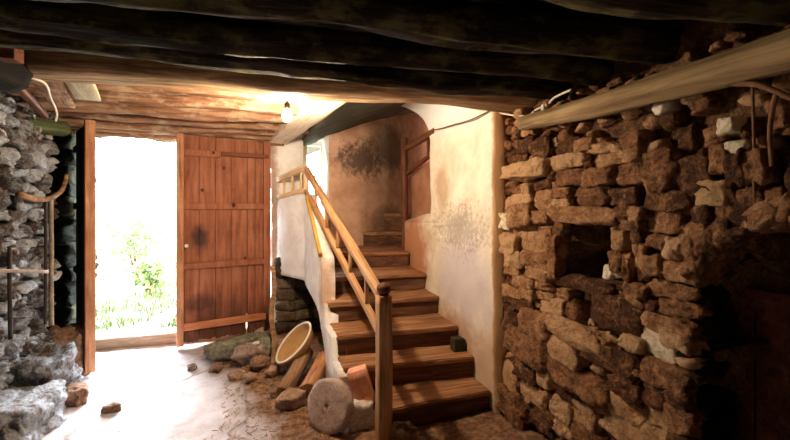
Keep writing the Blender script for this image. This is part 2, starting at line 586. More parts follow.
_cs = {}
def cube_sphere(n):
    if n in _cs:
        return _cs[n]
    bm = bmesh.new()
    bmesh.ops.create_cube(bm, size=2)
    bmesh.ops.subdivide_edges(bm, edges=bm.edges[:], cuts=n - 1, use_grid_fill=True)
    bm.verts.ensure_lookup_table()
    V = [v.co.normalized() for v in bm.verts]
    F = [tuple(v.index for v in f.verts) for f in bm.faces]
    bm.free()
    _cs[n] = (V, F)
    return _cs[n]


class Heap:
    """collects rocks of ONE wall (its surface pattern) into one mesh"""
    def __init__(s):
        s.V, s.F, s.T = [], [], []

    def rock(s, c, half, seed, tint=0.5, n=7, p=4.5, amp=0.13, rot=None, freq=2.0):
        V, F = cube_sphere(n)
        k = len(s.V)
        hm = (half[0] * half[1] * half[2]) ** (1 / 3)
        for d in V:
            q = (abs(d.x) ** p + abs(d.y) ** p + abs(d.z) ** p) ** (1 / p)
            v = Vector((d.x / q * half[0], d.y / q * half[1], d.z / q * half[2]))
            e = nz((d.x, d.y, d.z), freq, seed, 5) * amp + nz((v.x, v.y, v.z), 26, seed, 4) * 0.09 - 0.10 * max(0.0, nz((v.x, v.y, v.z), 15, seed + 3, 2))
            v *= 1 + e
            v += Vector((nz(d, 1.1, seed + 5, 2), nz(d, 1.1, seed + 9, 2), nz(d, 1.1, seed + 13, 2))) * hm * amp * 1.4
            if rot is not None:
                v = rot @ v
            s.V.append((c[0] + v.x, c[1] + v.y, c[2] + v.z))
            s.T.append(tint)
        s.F += [tuple(i + k for i in f) for f in F]

    def build(s, name, mat):
        return mesh_obj(name, s.V, s.F, mat, s.T)


def rock_thing(name, c, half, mat, label, cat='stone', group=None, rz=0.0, ry=0.0, rx=0.0, n=9, p=3.6, amp=0.2, seed=None, freq=1.7):
    h = Heap()
    h.rock((0, 0, 0), half, R.uniform(0, 90) if seed is None else seed, R.uniform(0.3, 0.7), n, p, amp, None, freq)
    o = h.build(name, mat)
    o.location = c
    o.rotation_euler = (rx, ry, rz)
    return tag(o, label, cat, group)


def panel(name, us, vs, fn, mat, skip=None, amp=0.0, freq=3.0, thick=0.0, nrm=(0, 0, 1), seed=0.0, smooth=True):
    """wall sheet sampled on a grid, uneven along nrm, given real thickness by a solidify modifier (away from nrm)"""
    nu, nv = len(us), len(vs)
    V = []
    nv_ = Vector(nrm)
    for u in us:
        for v in vs:
            p = Vector(fn(u, v))
            p += nv_ * nz(p, freq, seed, 5) * amp
            V.append(tuple(p))
    F = []
    for i in range(nu - 1):
        for j in range(nv - 1):
            if skip and skip((us[i] + us[i + 1]) / 2, (vs[j] + vs[j + 1]) / 2):
                continue
            F.append((i * nv + j, (i + 1) * nv + j, (i + 1) * nv + j + 1, i * nv + j + 1))
    o = mesh_obj(name, V, F, mat, smooth=smooth)
    me = o.data
    bm = bmesh.new(); bm.from_mesh(me)
    bmesh.ops.delete(bm, geom=[v for v in bm.verts if not v.link_faces], context='VERTS')
    bm.normal_update()
    s = sum((f.normal.dot(nv_) for f in bm.faces))
    if s < 0:
        bmesh.ops.reverse_faces(bm, faces=bm.faces[:])
    bm.to_mesh(me); bm.free()
    if thick:
        md = o.modifiers.new('thickness', 'SOLIDIFY')
        md.thickness = thick
        md.offset = -1
    return o


def lin(a, b, step, *must):
    n = max(1, int(round((b - a) / step)))
    s = [a + (b - a) * i / n for i in range(n + 1)]
    for m_ in must:
        k = min(range(1, len(s) - 1), key=lambda i: abs(s[i] - m_))
        s[k] = m_
    return sorted(s)


def box(name, lo, hi, mat, bev=0.006):
    c = [(a + b) / 2 for a, b in zip(lo, hi)]
    bm = bmesh.new()
    bmesh.ops.create_cube(bm, size=1)
    for v in bm.verts:
        v.co = Vector((v.co.x * (hi[0] - lo[0]), v.co.y * (hi[1] - lo[1]), v.co.z * (hi[2] - lo[2])))
    if bev:
        bmesh.ops.bevel(bm, geom=bm.edges[:], offset=bev, segments=2, affect='EDGES', profile=0.6)
    me = bpy.data.meshes.new(name)
    bm.to_mesh(me); bm.free()
    me.materials.append(mat)
    o = bpy.data.objects.new(name, me)
    COL.objects.link(o)
    o.location = c
    return o


def lathe(name, prof, loc, mat, seg=28, axis=None, caps=True):
    V, F = [], []
    for r, z in prof:
        for j in range(seg):
            a = 2 * math.pi * j / seg
            V.append((r * math.cos(a), r * math.sin(a), z))
    for i in range(len(prof) - 1):
        for j in range(seg):
            a, b = i * seg + j, i * seg + (j + 1) % seg
            F.append((a, b, b + seg, a + seg))
    if caps and prof[0][0] > 1e-4: F.append(tuple(range(seg - 1, -1, -1)))
    if caps and prof[-1][0] > 1e-4: F.append(tuple((len(prof) - 1) * seg + j for j in range(seg)))
    o = mesh_obj(name, V, F, mat)
    o.location = loc
    if axis is not None:
        o.rotation_euler = Vector(axis).to_track_quat('Z', 'Y').to_euler()
    return o


# where a sight line of the survey photo meets the right-hand wall plane (used to copy the wall's stone pattern)
_S, _C = math.sin(YAW), math.cos(YAW)
def on_x(px, py, X):
    u, v = (px - 395) / FPX, (205 - py) / FPX
    t = X / (_S + u * _C)
    return (_C - u * _S) * t, 1.4 + v * t


# ------------------------------------------------------------------ floor and ground
def bumpf(x, y, cx, cy, sx, sy):
    return math.exp(-((x - cx) / sx) ** 2 - ((y - cy) / sy) ** 2)


def floor_z(x, y):
    z = nz((x, y, 0), 1.3, 3, 4) * 0.022 + nz((x, y, 1), 6, 8, 3) * 0.010
    z += 0.07 * bumpf(x, y, 1.5, 2.0, 0.55, 0.5) + 0.05 * bumpf(x, y, 0.05, 3.9, 0.35, 0.4)
    z += 0.03 * bumpf(x, y, 0.25, 3.0, 0.3, 0.5)
    return z - 0.01


fx, fy = lin(-2.3, 2.9, 0.045), lin(-2.2, 5.2, 0.045)
o = panel('floor', fx, fy, lambda u, v: (u, v, floor_z(u, v)), M['floor'])
tag(o, 'uneven pale earth and stone floor of the old stable', 'floor', kind='structure')
gx, gy = lin(-14, 8, 0.4), lin(5.2, 24, 0.4)
o = panel('outside_ground', gx, gy, lambda u, v: (u, v, -0.04 + max(0, v - 8) * 0.05 + nz((u, v, 0), 0.5, 4, 4) * 0.14 * min(1, (v - 5.2) / 2)),
          M['ground'])
tag(o, 'sunlit pasture outside the open stable door', 'ground', kind='structure')

# ------------------------------------------------------------------ walls
YD = 4.6          # inner face of the door wall
# -- door wall, right part and lintel wall: whitewashed plaster, with the window opening
us = lin(0.09, 0.75, 0.04, 0.43, 0.71)
vs = lin(0.0, 3.0, 0.05, 1.2, 2.19)
o = panel('wall_door', us, vs, lambda u, v: (u + (0.02 * nz((u, v, 2), 5, 1) if u < 0.1 else 0), YD, v), M['plaster_white'],
          skip=lambda u, v: 0.43 < u < 0.71 and 1.2 < v < 2.19, amp=0.018, thick=0.5, nrm=(0, -1, 0), seed=2)
tag(o, 'whitewashed end wall between the door and the stair window', 'wall', kind='structure')
o = panel('wall_door_lintel', lin(-1.68, 0.12, 0.08), lin(2.12, 3.0, 0.08), lambda u, v: (u, YD + 0.02, v), M['mortar'],
          amp=0.02, thick=0.48, nrm=(0, -1, 0), seed=5)
tag(o, 'strip of masonry above the stable door lintels', 'wall', kind='structure')
# -- door wall left of the opening: dark mossy stones with a ragged reveal
h = Heap()
z = -0.05
while z < 2.9:
    hh = R.uniform(0.09, 0.2)
    x = -2.35
    while x < -1.73:
        ww = R.uniform(0.14, 0.3)
        x1 = min(x + ww, -1.726 + R.uniform(-0.02, 0.018))
        if x1 - x > 0.04:
            h.rock(((x + x1) / 2, YD + 0.10, z + hh / 2), ((x1 - x) / 2 + 0.012, 0.16, hh / 2 + 0.012), R.uniform(0, 90), R.random(), 6, 5, 0.14)
        x += ww
    # reveal stones through the thickness of the wall
    for yy in (4.86, 5.05):
        h.rock((-1.86 + R.uniform(-0.02, 0.03), yy, z + hh / 2), (0.13, 0.13, hh / 2 + 0.01), R.uniform(0, 90), R.random(), 5, 5, 0.15)
    z += hh
o = h.build('wall_jamb', M['jamb_stone'])
tag(o, 'dark mossy stone jamb left of the stable door', 'wall', kind='structure')
o = panel('wall_door_far', lin(-2.5, -1.8, 0.1), lin(-0.1, 3.0, 0.1), lambda u, v: (u, YD + 0.12, v), M['jamb_stone'], amp=0.02, thick=0.4, nrm=(0, -1, 0))
tag(o, 'dark masonry core of the end wall left of the door', 'wall', kind='structure')

o = panel('wall_left_recess', lin(3.6, 5.2, 0.1), lin(-0.1, 3.1, 0.1), lambda u, v: (-2.15, u, v), M['jamb_stone'], amp=0.03, thick=0.3, nrm=(1, 0, 0), seed=9)
tag(o, 'dark end of the recess behind the inward door leaf', 'wall', kind='structure')
# -- left wall: rubble in a grazing light
XL = -1.60
o = panel('wall_left_core', lin(-2.1, 3.82, 0.05), lin(-0.1, 2.9, 0.05), lambda u, v: (XL - 0.05, u, v), M['left_mortar'],
          amp=0.05, freq=7, thick=0.6, nrm=(1, 0, 0), seed=11)
tag(o, 'rubble and earth core of the left-hand wall', 'wall', kind='structure')
h = Heap()
z = 0.0
while z < 2.25:
    hh = R.uniform(0.05, 0.12)
    y = 2.2
    while y < 3.82:
        ww = R.uniform(0.06, 0.20)
        y1 = min(y + ww, 3.85)
        if y1 - y > 0.03:
            h.rock((XL - 0.03 + R.uniform(-0.025, 0.03), (y + y1) / 2, z + hh / 2 + R.uniform(-0.02, 0.02)),
                   (R.uniform(0.05, 0.09), (y1 - y) / 2 * R.uniform(0.8, 1.0), hh / 2 * R.uniform(0.8, 1.05)),
                   R.uniform(0, 90), R.random(), 6, R.uniform(2.6, 5.0), 0.32,
                   Matrix.Rotation(R.uniform(-0.35, 0.35), 3, 'X'))
        y += ww
    # return face of the wall end, towards the door
    x = XL
    while x > -2.2:
        ww = R.uniform(0.12, 0.25)
        h.rock((x - ww / 2, 3.83, z + hh / 2), (ww / 2, 0.07, hh / 2), R.uniform(0, 90), R.random() * 0.6, 5, 4, 0.2)
        x -= ww
    z += hh
o = h.build('wall_left', M['left_stone'])
tag(o, 'rough left-hand rubble wall catching the daylight', 'wall', kind='structure')

# -- right wall: dry stone with a dark niche and an arched doorway
XR = 1.525
NY0, NY1, NZ0, NZ1 = 1.43, 1.73, 1.015, 1.325
def arch_z(y):
    # springs at y=1.06 (z 1.05) and rises towards the camera
    if y > 1.06: return -9
    t = min(1.0, (1.06 - y) / 0.42)
    return 1.05 + 0.30 * math.sqrt(max(0.0, 1 - (1 - t) ** 2))
o = panel('wall_right_core', lin(-2.1, 2.33, 0.035, NY0, NY1, 1.06), lin(-0.1, 2.2, 0.035, NZ0, NZ1), lambda u, v: (XR + 0.05, u, v), M['mortar'],
          skip=lambda u, v: (NY0 < u < NY1 and NZ0 < v < NZ1) or (v < arch_z(u) and u > -0.1), amp=0.05, freq=9, thick=0.36, nrm=(-1, 0, 0), seed=21)
tag(o, 'earth mortar core of the right-hand stone wall', 'wall', kind='structure')
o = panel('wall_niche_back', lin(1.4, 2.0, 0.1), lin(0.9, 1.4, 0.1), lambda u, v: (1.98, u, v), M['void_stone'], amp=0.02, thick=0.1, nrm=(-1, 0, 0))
tag(o, 'dark stone back of the small wall niche', 'wall', kind='structure')

STONES = [  # outlines of the larger stones: px rectangle, lean in degrees
 (519,125,532,136,0),(510,129,517,139,0),(515,138,532,152,-20),(530,138,548,160,-30),(550,139,576,155,-8),(583,143,605,153,-5),
 (550,155,584,168,-8),(584,153,620,166,-8),(620,132,642,151,-30),(621,149,642,161,-10),(505,154,522,167,-10),(505,162,548,178,-10),
 (550,169,581,185,-8),(581,168,613,185,-8),(613,163,642,183,-15),(551,188,567,198,0),(549,198,566,208,0),(579,188,606,205,-5),
 (610,189,638,205,-18),(550,207,614,222,0),(615,205,640,220,-10),(500,185,520,194,0),(520,184,529,194,0),(530,180,549,190,-10),
 (511,194,530,204,0),(530,190,548,211,0),(500,198,511,213,0),(510,204,533,228,-10),(532,211,548,224,0),
 (508,227,524,235,0),(524,225,544,234,-5),(500,234,518,253,0),(517,234,544,253,-4),(548,222,559,236,0),(549,236,557,279,0),
 (543,237,549,254,-8),(608,229,621,252,0),(628,231,641,269,0),(609,252,622,272,0),(621,254,628,282,5),(607,221,620,229,0),(621,221,642,230,0),
 (505,252,521,267,0),(520,251,548,269,8),(504,262,518,276,0),(519,262,534,269,0),(526,269,548,279,0),(551,279,607,292,2),
 (501,276,512,288,0),(513,276,533,289,0),(534,277,549,290,0),(500,287,520,299,0),(521,289,532,301,0),(530,291,550,301,0),
 (505,300,533,312,-3),(537,302,549,313,0),(522,312,549,338,3),(500,310,520,332,0),(507,331,550,362,14),(550,300,563,316,0),
 (563,298,577,320,0),(559,289,571,299,0),(588,296,638,331,3),(549,324,605,344,8),(549,341,577,368,4),(577,345,636,370,8),
 (619,337,641,351,0),(621,284,643,298,0),(514,362,536,380,0),(537,367,549,388,-6),(549,370,606,390,13),(549,385,575,402,8),
 (517,382,542,403,8),(583,395,608,411,8),(549,400,569,421,5),(568,404,591,430,3),(605,398,641,421,6),(600,416,638,441,14),
 (549,421,569,437,5),(567,428,596,446,0),(500,393,528,420,8),(527,409,549,433,6),(611,364,636,379,5),(498,362,514,391,0),
 (572,139,590,150,-10),(499,213,511,229,0),
 (672,126,685,152,0),(700,126,721,145,-20),(685,98,707,111,-18),(761,97,782,130,-20),(645,150,674,191,0),(671,155,705,194,0),
 (689,180,721,205,-12),(643,191,688,212,2),(642,211,675,234,-5),(642,235,663,249,5),(681,222,705,247,-20),(711,190,731,232,-25),
 (733,187,759,225,-10),(761,187,781,215,-30),(780,150,806,222,0),(630,207,642,220,0),(630,229,641,243,0),(726,150,744,186,-10),(742,150,764,184,-15),
 (660,262,692,283,-3),(643,284,692,299,0),(640,300,652,316,0),(652,301,692,317,0),(642,318,691,334,3),(660,335,692,350,4),
 (642,257,657,276,0),(630,248,642,283,0),(621,254,628,283,4),(622,284,644,298,0),(641,364,687,390,3),(641,387,664,407,0),
 (664,390,688,408,4),(642,405,666,430,6),(665,408,692,434,4),(641,430,668,450,0),(668,434,692,452,0),(610,380,640,398,5),
 (708,144,727,172,-8),(704,205,716,228,-20),(690,205,706,224,-10),(676,234,690,256,-10),(664,238,680,260,0),
]
LIME = [(500,214,511,230,0),(634,331,668,362,8),(600,266,608,279,0),(712,143,742,156,-10),(648,92,664,112,-15),(716,118,732,134,-20)]
h = Heap()
hl = Heap()
rects = []
def lay(hp, st, big=False):
    x0, y0, x1, y1, lean = st
    pts = [on_x(px, py, XR - 0.03) for px, py in ((x0, y0), (x1, y0), (x1, y1), (x0, y1))]
    cy = sum(p[0] for p in pts) / 4; cz = sum(p[1] for p in pts) / 4
    wy = (abs(pts[0][0] - pts[1][0]) + abs(pts[3][0] - pts[2][0])) / 4
    wz = (abs(pts[0][1] - pts[3][1]) + abs(pts[1][1] - pts[2][1])) / 4
    rects.append((cy, cz, wy, wz))
    dep = 0.05 if 548 <= x0 <= 549 and 220 < y0 < 240 else min(0.12, max(0.05, 0.75 * (wy * wz) ** 0.5)) * R.uniform(0.85, 1.15)
    k = 12 if max(wy, wz) > 0.06 else 8
    # courses that follow the wall already slope in the picture; only the residual lean is kept
    ang = math.radians(lean * 0.35 + R.uniform(-2, 2))
    hp.rock((XR + 0.03 + R.uniform(-0.03, 0.02), cy, cz), (dep, wy * 1.01 + 0.003, wz * 1.01 + 0.003), R.uniform(0, 90), R.uniform(0.75, 1.0) if hp is hl else R.random(), k, R.uniform(4.5, 9), 0.13,
            Matrix.Rotation(ang, 3, 'X'))
for s in STONES:
    lay(h, s)
for s in LIME:
    lay(hl, s)
# small pinning stones between them, and the coarser part of the wall behind the camera
for _ in range(2600):
    y, z = R.uniform(0.35, 2.32), R.uniform(-0.02, 1.98)
    if NY0 - 0.02 < y < NY1 + 0.02 and NZ0 - 0.02 < z < NZ1 + 0.02: continue
    if z < arch_z(y) + 0.03 and y < 1.09: continue
    if 1.25 < y < 1.75 and z > 1.6 and z < 1.78 and R.random() < 0.75: continue
    a, b = R.uniform(0.015, 0.05), R.uniform(0.012, 0.035)
    if any(abs(y - q[0]) < q[2] * 0.8 + a * 0.75 and abs(z - q[1]) < q[3] * 0.8 + b * 0.75 for q in rects): continue
    rects.append((y, z, a, b))
    h.rock((XR + 0.035, y, z), (R.uniform(0.03, 0.06), a, b), R.uniform(0, 90), R.random(), 5, R.uniform(2.6, 4.5), 0.2, Matrix.Rotation(R.uniform(-0.4, 0.4), 3, 'X'))
# arch stones round the doorway head
for k in range(9):
    t = k / 8
    y = 1.05 - 0.42 * t
    z = arch_z(y - 0.001) + 0.05
    h.rock((XR + 0.05, y, z), (0.10, 0.045, 0.06), R.uniform(0, 90), R.random() * 0.7, 6, 4, 0.18, Matrix.Rotation(R.uniform(0.2, 0.9), 3, 'X'))
# stones lining the doorway reveal, its shade put into their colour
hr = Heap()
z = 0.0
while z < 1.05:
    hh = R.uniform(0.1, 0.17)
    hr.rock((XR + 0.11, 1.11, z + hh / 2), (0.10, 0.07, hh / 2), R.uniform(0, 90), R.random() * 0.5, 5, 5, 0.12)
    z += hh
o = h.build('wall_right', M['wall_stone'])
tag(o, 'brown dry stone wall with a dark niche and an arched doorway', 'wall', kind='structure')
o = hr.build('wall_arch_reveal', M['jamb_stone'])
tag(o, 'stones lining the side of the arched doorway, shade put into their colour', 'wall', kind='structure')
o = hl.build('wall_right_lime', M['lime'])
tag(o, 'pale lumps of lime left on the brown stone wall', 'wall', kind='structure')

# -- plastered wall beside the stair, opening rounded at the head
PX = 1.46
def open_y(z):
    # the edge of the plaster; above 1.24 it stops at the stair opening, curving over at the head
    if z < 1.24: return 4.18
    if z > 1.95: return 3.38 + 0.55 * max(0.0, (z - 1.95) / 0.45) ** 2
    return 3.38
vs = lin(-0.05, 2.9, 0.03)
def pf(u, v):
    e = open_y(v) + 0.006 * nz((v, 0, 0), 7, 2)
    return (PX, 2.29 + 0.012 * nz((v, 3, 0), 5, 4) + (e - 2.29) * u, v)
o = panel('wall_plaster', lin(0, 1, 0.025), vs, pf, M['plaster_cream'], amp=0.016, freq=2.5, thick=0.2, nrm=(-1, 0, 0), seed=31)
tag(o, 'cream plastered wall with mildew stains beside the stair', 'wall', kind='structure')
o = panel('wall_parapet', lin(0, 1, 0.06), lin(0, 1, 0.06), lambda u, v: (PX + 0.09, 3.30 + u * 0.84, 1.12 + v * (1.90 - 0.19 * u - 1.12)), M['plaster_panel'],
          amp=0.006, thick=0.08, nrm=(-1, 0, 0), seed=3)
tag(o, 'reddish plastered infill under the upper stair rail', 'wall', kind='structure')

# -- stairwell: bent brown wall, sloping soffit, closing walls
plan = [(0.722, 4.585), (0.95, 4.65), (1.17, 4.73), (1.55, 4.98), (2.0, 5.45), (2.7, 6.2)]
def along(pl, t):
    ds = [math.dist(pl[i], pl[i + 1]) for i in range(len(pl) - 1)]
    s = t * sum(ds)
    for i, d in enumerate(ds):
        if s <= d or i == len(ds) - 1:
            k = s / d
            return (pl[i][0] + (pl[i + 1][0] - pl[i][0]) * k, pl[i][1] + (pl[i + 1][1] - pl[i][1]) * k)
        s -= d
o = panel('wall_stairwell', lin(0, 1, 0.02), lin(0.0, 3.1, 0.06), lambda u, v: along(plan, u) + (v,), M['plaster_brown'], amp=0.012, freq=2.2, thick=0.05, nrm=(0.3, -0.95, 0), seed=41)
tag(o, 'brown plastered stairwell wall blackened with soot', 'wall', kind='structure')
o = panel('wall_upper_flight', lin(2.1, 6.3, 0.3), lin(0, 3.2, 0.3), lambda u, v: (2.75, u, v), M['plaster_brown'], amp=0.01, thick=0.1, nrm=(-1, 0, 0))
tag(o, 'far side wall of the upper stair flight', 'wall', kind='structure')
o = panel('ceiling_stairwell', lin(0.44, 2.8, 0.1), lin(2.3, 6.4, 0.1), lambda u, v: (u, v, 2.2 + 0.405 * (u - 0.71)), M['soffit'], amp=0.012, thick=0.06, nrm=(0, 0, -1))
tag(o, 'dark sloping soffit above the stairwell', 'ceiling', kind='structure')
o = panel('wall_behind_plaster', lin(1.60, 2.8, 0.2), lin(0, 3.0, 0.3), lambda u, v: (u, 2.36, v), M['mortar'], amp=0.01, thick=0.08, nrm=(0, 1, 0))
tag(o, 'masonry closing the stairwell behind the plaster wall', 'wall', kind='structure')
o = panel('wall_back', lin(-2.3, 2.2, 0.3), lin(-0.1, 2.9, 0.3), lambda u, v: (u, -2.1, v), M['mortar'], amp=0.03, thick=0.2, nrm=(0, 1, 0))
tag(o, 'back wall of the stable opposite the door', 'wall', kind='structure')
o = panel('wall_recess', lin(-2.2, 1.4, 0.3), lin(-0.1, 2.3, 0.3), lambda u, v: (2.4, u, v), M['mortar'], amp=0.02, thick=0.1, nrm=(-1, 0, 0))
tag(o, 'dark masonry behind the arched plank door', 'wall', kind='structure')

# -- ceilings: one deck of boards, near shade and far lamplight put into its colours
def deck_z(x, y):
    return 2.235 - 0.03 * (x + 1.5)
ux = lin(-2.4, 2.1, 0.06)
def deck(u, v):
    k = (v / 0.19) % 1.0
    return (u, v, deck_z(u, v) + (0.012 if k < 0.12 else 0) + 0.012 * nz((int(v / 0.19) * 3.1, u * 0.3, 0), 1.5, 2))
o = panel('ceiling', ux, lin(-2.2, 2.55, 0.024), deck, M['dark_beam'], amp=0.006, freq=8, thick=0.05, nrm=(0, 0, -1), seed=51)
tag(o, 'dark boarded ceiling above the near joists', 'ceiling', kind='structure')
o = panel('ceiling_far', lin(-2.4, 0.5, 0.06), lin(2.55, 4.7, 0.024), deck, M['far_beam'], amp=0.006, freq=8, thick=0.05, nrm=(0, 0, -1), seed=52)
tag(o, 'boarded ceiling by the door, warm in the lamplight', 'ceiling', kind='structure')
o = panel('ceiling_roof', [-2.8, 3.1], [-2.4, 6.5], lambda u, v: (u, v, 3.2), M['mortar'], thick=0.1, nrm=(0, 0, -1))
tag(o, 'roof deck above the rooms', 'ceiling', kind='structure')

# -- white masonry side of the stair, a parapet above and an arched void below
splan = [(0.475, 2.64), (0.465, 3.2), (0.40, 4.12), (0.13, 4.62)]
TOT = sum(math.dist(splan[i], splan[i + 1]) for i in range(3))
def s_top(y):
    if y < 2.60: return 0.20
    if y < 2.87: return 0.284 - 0.03 * (y < 2.67)
    if y < 3.20: return 0.447
    if y < 3.30: return 0.598
    if y < 3.36: return 0.598 + (y - 3.30) / 0.06 * 0.38
    if y < 4.12: return 0.95 + (y - 3.36) / 0.76 * 0.56
    return 1.51 - (y - 4.12) * 0.06
def s_bot(y):
    if y < 3.10: return -0.05
    if y < 3.55: return 0.02 + 0.50 * math.sin((y - 3.10) / 0.45 * math.pi / 2)
    return 0.52 + 0.12 * min(1, (y - 3.55) / 0.6)
def sw(u, v):
    x, y = along(splan, u)
    a, b = s_bot(y), s_top(y)
    b += 0.008 * nz((y * 9, 1, 0), 1.6, 6)
    return (x, y, a + (b - a) * v)
o = panel('wall_stair', lin(0, 1, 0.008), lin(0, 1, 0.04), sw, M['plaster_white'], amp=0.010, freq=3.2, thick=0.11, nrm=(-0.98, -0.2, 0), seed=61)
tag(o, 'whitewashed masonry side and parapet of the stair', 'wall', kind='structure')
# rubble in the void under the landing
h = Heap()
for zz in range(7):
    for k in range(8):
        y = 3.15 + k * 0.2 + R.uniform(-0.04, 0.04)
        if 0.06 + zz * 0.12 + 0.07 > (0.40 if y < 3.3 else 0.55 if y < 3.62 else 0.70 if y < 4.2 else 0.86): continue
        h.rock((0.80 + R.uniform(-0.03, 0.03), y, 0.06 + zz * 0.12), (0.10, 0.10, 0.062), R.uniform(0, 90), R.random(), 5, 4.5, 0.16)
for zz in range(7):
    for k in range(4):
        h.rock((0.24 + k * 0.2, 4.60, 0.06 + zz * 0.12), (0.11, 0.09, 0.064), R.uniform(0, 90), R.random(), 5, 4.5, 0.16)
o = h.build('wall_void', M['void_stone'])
tag(o, 'rough stones at the back of the hollow under the stair', 'wall', kind='structure')

# ------------------------------------------------------------------ window by the stair
w = root('window_1', (0.50, 4.98, 1.25), 'small pale casement window in the end wall above the landing', 'window', kind='structure')
for a, b in (((0.40, 4.97, 1.2), (0.46, 5.02, 2.2)), ((0.67, 4.97, 1.2), (0.73, 5.02, 2.2)), ((0.46, 4.97, 2.12), (0.67, 5.02, 2.2)),
             ((0.46, 4.97, 1.2), (0.67, 5.02, 1.27))):
    par(box('window_frame', a, b, M['white_paint']), w)
par(box('muntin', (0.46, 4.98, 1.74), (0.67, 5.01, 1.77), M['white_paint'], 0.003), w)
sash = par(beam('shutter', (0.455, 4.72, 1.24), (0.455, 4.72, 2.08), 0.05, 0.09, M['pale_board'], 0.003), w)

# ------------------------------------------------------------------ doors
# right leaf, ajar: local X runs from the free edge to the hinge, Z up, front face towards -Y
def door_leaf(name, free, hinge, label, width):
    r = root(name, (free[0], free[1], 0.0), label, 'door', kind='structure')
    ang = math.atan2(hinge[1] - free[1], hinge[0] - free[0])

    def add(pn, lo, hi, bev=0.004, m='door_wood', jag=None):
        V = []
        bm = bmesh.new()
        bmesh.ops.create_cube(bm, size=1)
        for v in bm.verts:
            v.co = Vector((lo[i] + (v.co[i] + 0.5) * (hi[i] - lo[i]) for i in range(3)))
        if jag:
            bmesh.ops.subdivide_edges(bm, edges=[e for e in bm.edges if abs(e.verts[0].co.z - e.verts[1].co.z) < 1e-5 and abs(e.verts[0].co.y - e.verts[1].co.y) < 1e-5], cuts=6)
            for v in bm.verts:
                if v.co.z < lo[2] + 0.001:
                    v.co.z += jag * R.random()
        elif bev:
            bmesh.ops.bevel(bm, geom=bm.edges[:], offset=bev, segments=1, affect='EDGES')
        me = bpy.data.meshes.new(pn)
        bm.to_mesh(me); bm.free()
        me.materials.append(M[m])
        o = bpy.data.objects.new(pn, me)
        COL.objects.link(o)
        o.parent = r
        o.rotation_euler = (0, 0, ang)
        return o
    return r, add


DR, add = door_leaf('door_1', (-0.80, 4.36), (0.08, 4.56), 'reddish board door leaf standing nearly closed, dark blot by its latch', 0.9)
W = 0.90
add('stile', (0.0, -0.02, 0.02), (0.062, 0.03, 2.10), m='stile_wood')
add('stile', (W - 0.075, -0.012, 0.04), (W, 0.03, 2.10))
add('cover_strip', (0.05, 0.034, 0.24), (W - 0.02, 0.046, 2.08))
add('cover_strip', (0.05, 0.034, 0.05), (0.64, 0.046, 0.24))
add('cover_strip', (0.665, 0.034, 0.05), (W - 0.02, 0.046, 0.24))
xs = [0.062, 0.20, 0.35, 0.50, 0.65, 0.74, W - 0.075]
for i in range(6):
    add('board', (xs[i] + (0.014 if i == 4 else 0.003), 0.012 + 0.003 * (i % 2), 0.03), (xs[i + 1] - 0.003, 0.036, 2.09), jag=0.03)
add('rail', (0.062, -0.012, 1.885), (0.40, 0.014, 1.95))
add('rail', (0.40, -0.014, 1.90), (W - 0.02, 0.012, 1.945), m='old_door')
for z0, z1 in ((1.355, 1.415), (0.765, 0.825)):
    add('rail', (0.062, -0.014, z0), (W - 0.075, 0.014, z1))
add('rail', (0.062, -0.02, 0.165), (W - 0.05, 0.014, 0.235), m='edge_wood')
kb = lathe('latch_knob', [(0.0, 0.028), (0.012, 0.026), (0.018, 0.014), (0.014, 0.004), (0.02, 0.0)], (0, 0, 0), M['porcelain'], 16, (0, -1, 0))
kb.parent = DR
ca, sa = math.cos(math.atan2(0.20, 0.88)), math.sin(math.atan2(0.20, 0.88))
kb.location = (0.085 * ca + 0.02 * sa, 0.085 * sa - 0.02 * ca, 1.0)
kb['label'] = 'small white latch knob'

DL, add = door_leaf('door_2', (-1.345, 3.90), (-1.675, 4.56), 'door leaf swung fully inward, seen edge-on in reddish wood', 0.74)
W = 0.735
add('stile', (0.0, -0.035, 0.02), (0.07, 0.035, 2.10), m='stile_wood')
for i in range(5):
    add('board', (0.07 + i * 0.133 + 0.002, -0.012, 0.07), (0.07 + (i + 1) * 0.133 + 0.0, 0.012, 2.09), jag=0.08, m='stile_shaded')
for z0, z1 in ((1.89, 1.95), (1.36, 1.42), (0.77, 0.83), (0.17, 0.23)):
    add('rail', (0.07, 0.010, z0), (W, 0.035, z1), m='stile_shaded')

# arched doorway: dark plank door
d3 = root('door_3', (1.78, 0.6, 0.0), 'dark plank door deep inside the arched doorway', 'door', kind='structure')
y = 1.40
while y > -0.2:
    ww = R.uniform(0.11, 0.17)
    g = 0.004 if R.random() < 0.7 else 0.014
    par(box('plank', (1.76 + R.uniform(0, 0.012), y - ww + g, 0.02), (1.80, y, 1.6), M['old_door'], 0.004), d3)
    y -= ww
for z in (0.35, 1.0):
    par(box('batten', (1.725, -0.2, z), (1.76, 1.12, z + 0.09), M['old_door'], 0.005), d3)

# sill and lintels of the stable door
o = beam('door_sill', (-1.72, 4.64, 0.03), (0.10, 4.60, 0.03), 0.12, 0.12, M['sill_wood'], 0.008)
tag(o, 'worn wooden threshold under the stable door', 'sill', kind='thing')
for i, (yy, zz, r_, lab) in enumerate(((4.30, 2.175, 0.055, 'slim pale log over the stable door, nearest of its three lintels'),
                                       (4.45, 2.15, 0.055, 'slim pale log over the stable door, middle of its three lintels'),
                                       (4.59, 2.13, 0.06, 'slim pale log lintel lying closest to the daylight over the stable door'))):
    o = log('lintel_log', (-1.95, yy + 0.02, zz), (0.22, yy - 0.02, zz - 0.02), r_, r_ * 0.9, M['far_beam'], 0.012)
    tag(o, lab, 'lintel', 'lintel logs over the door', 'thing')

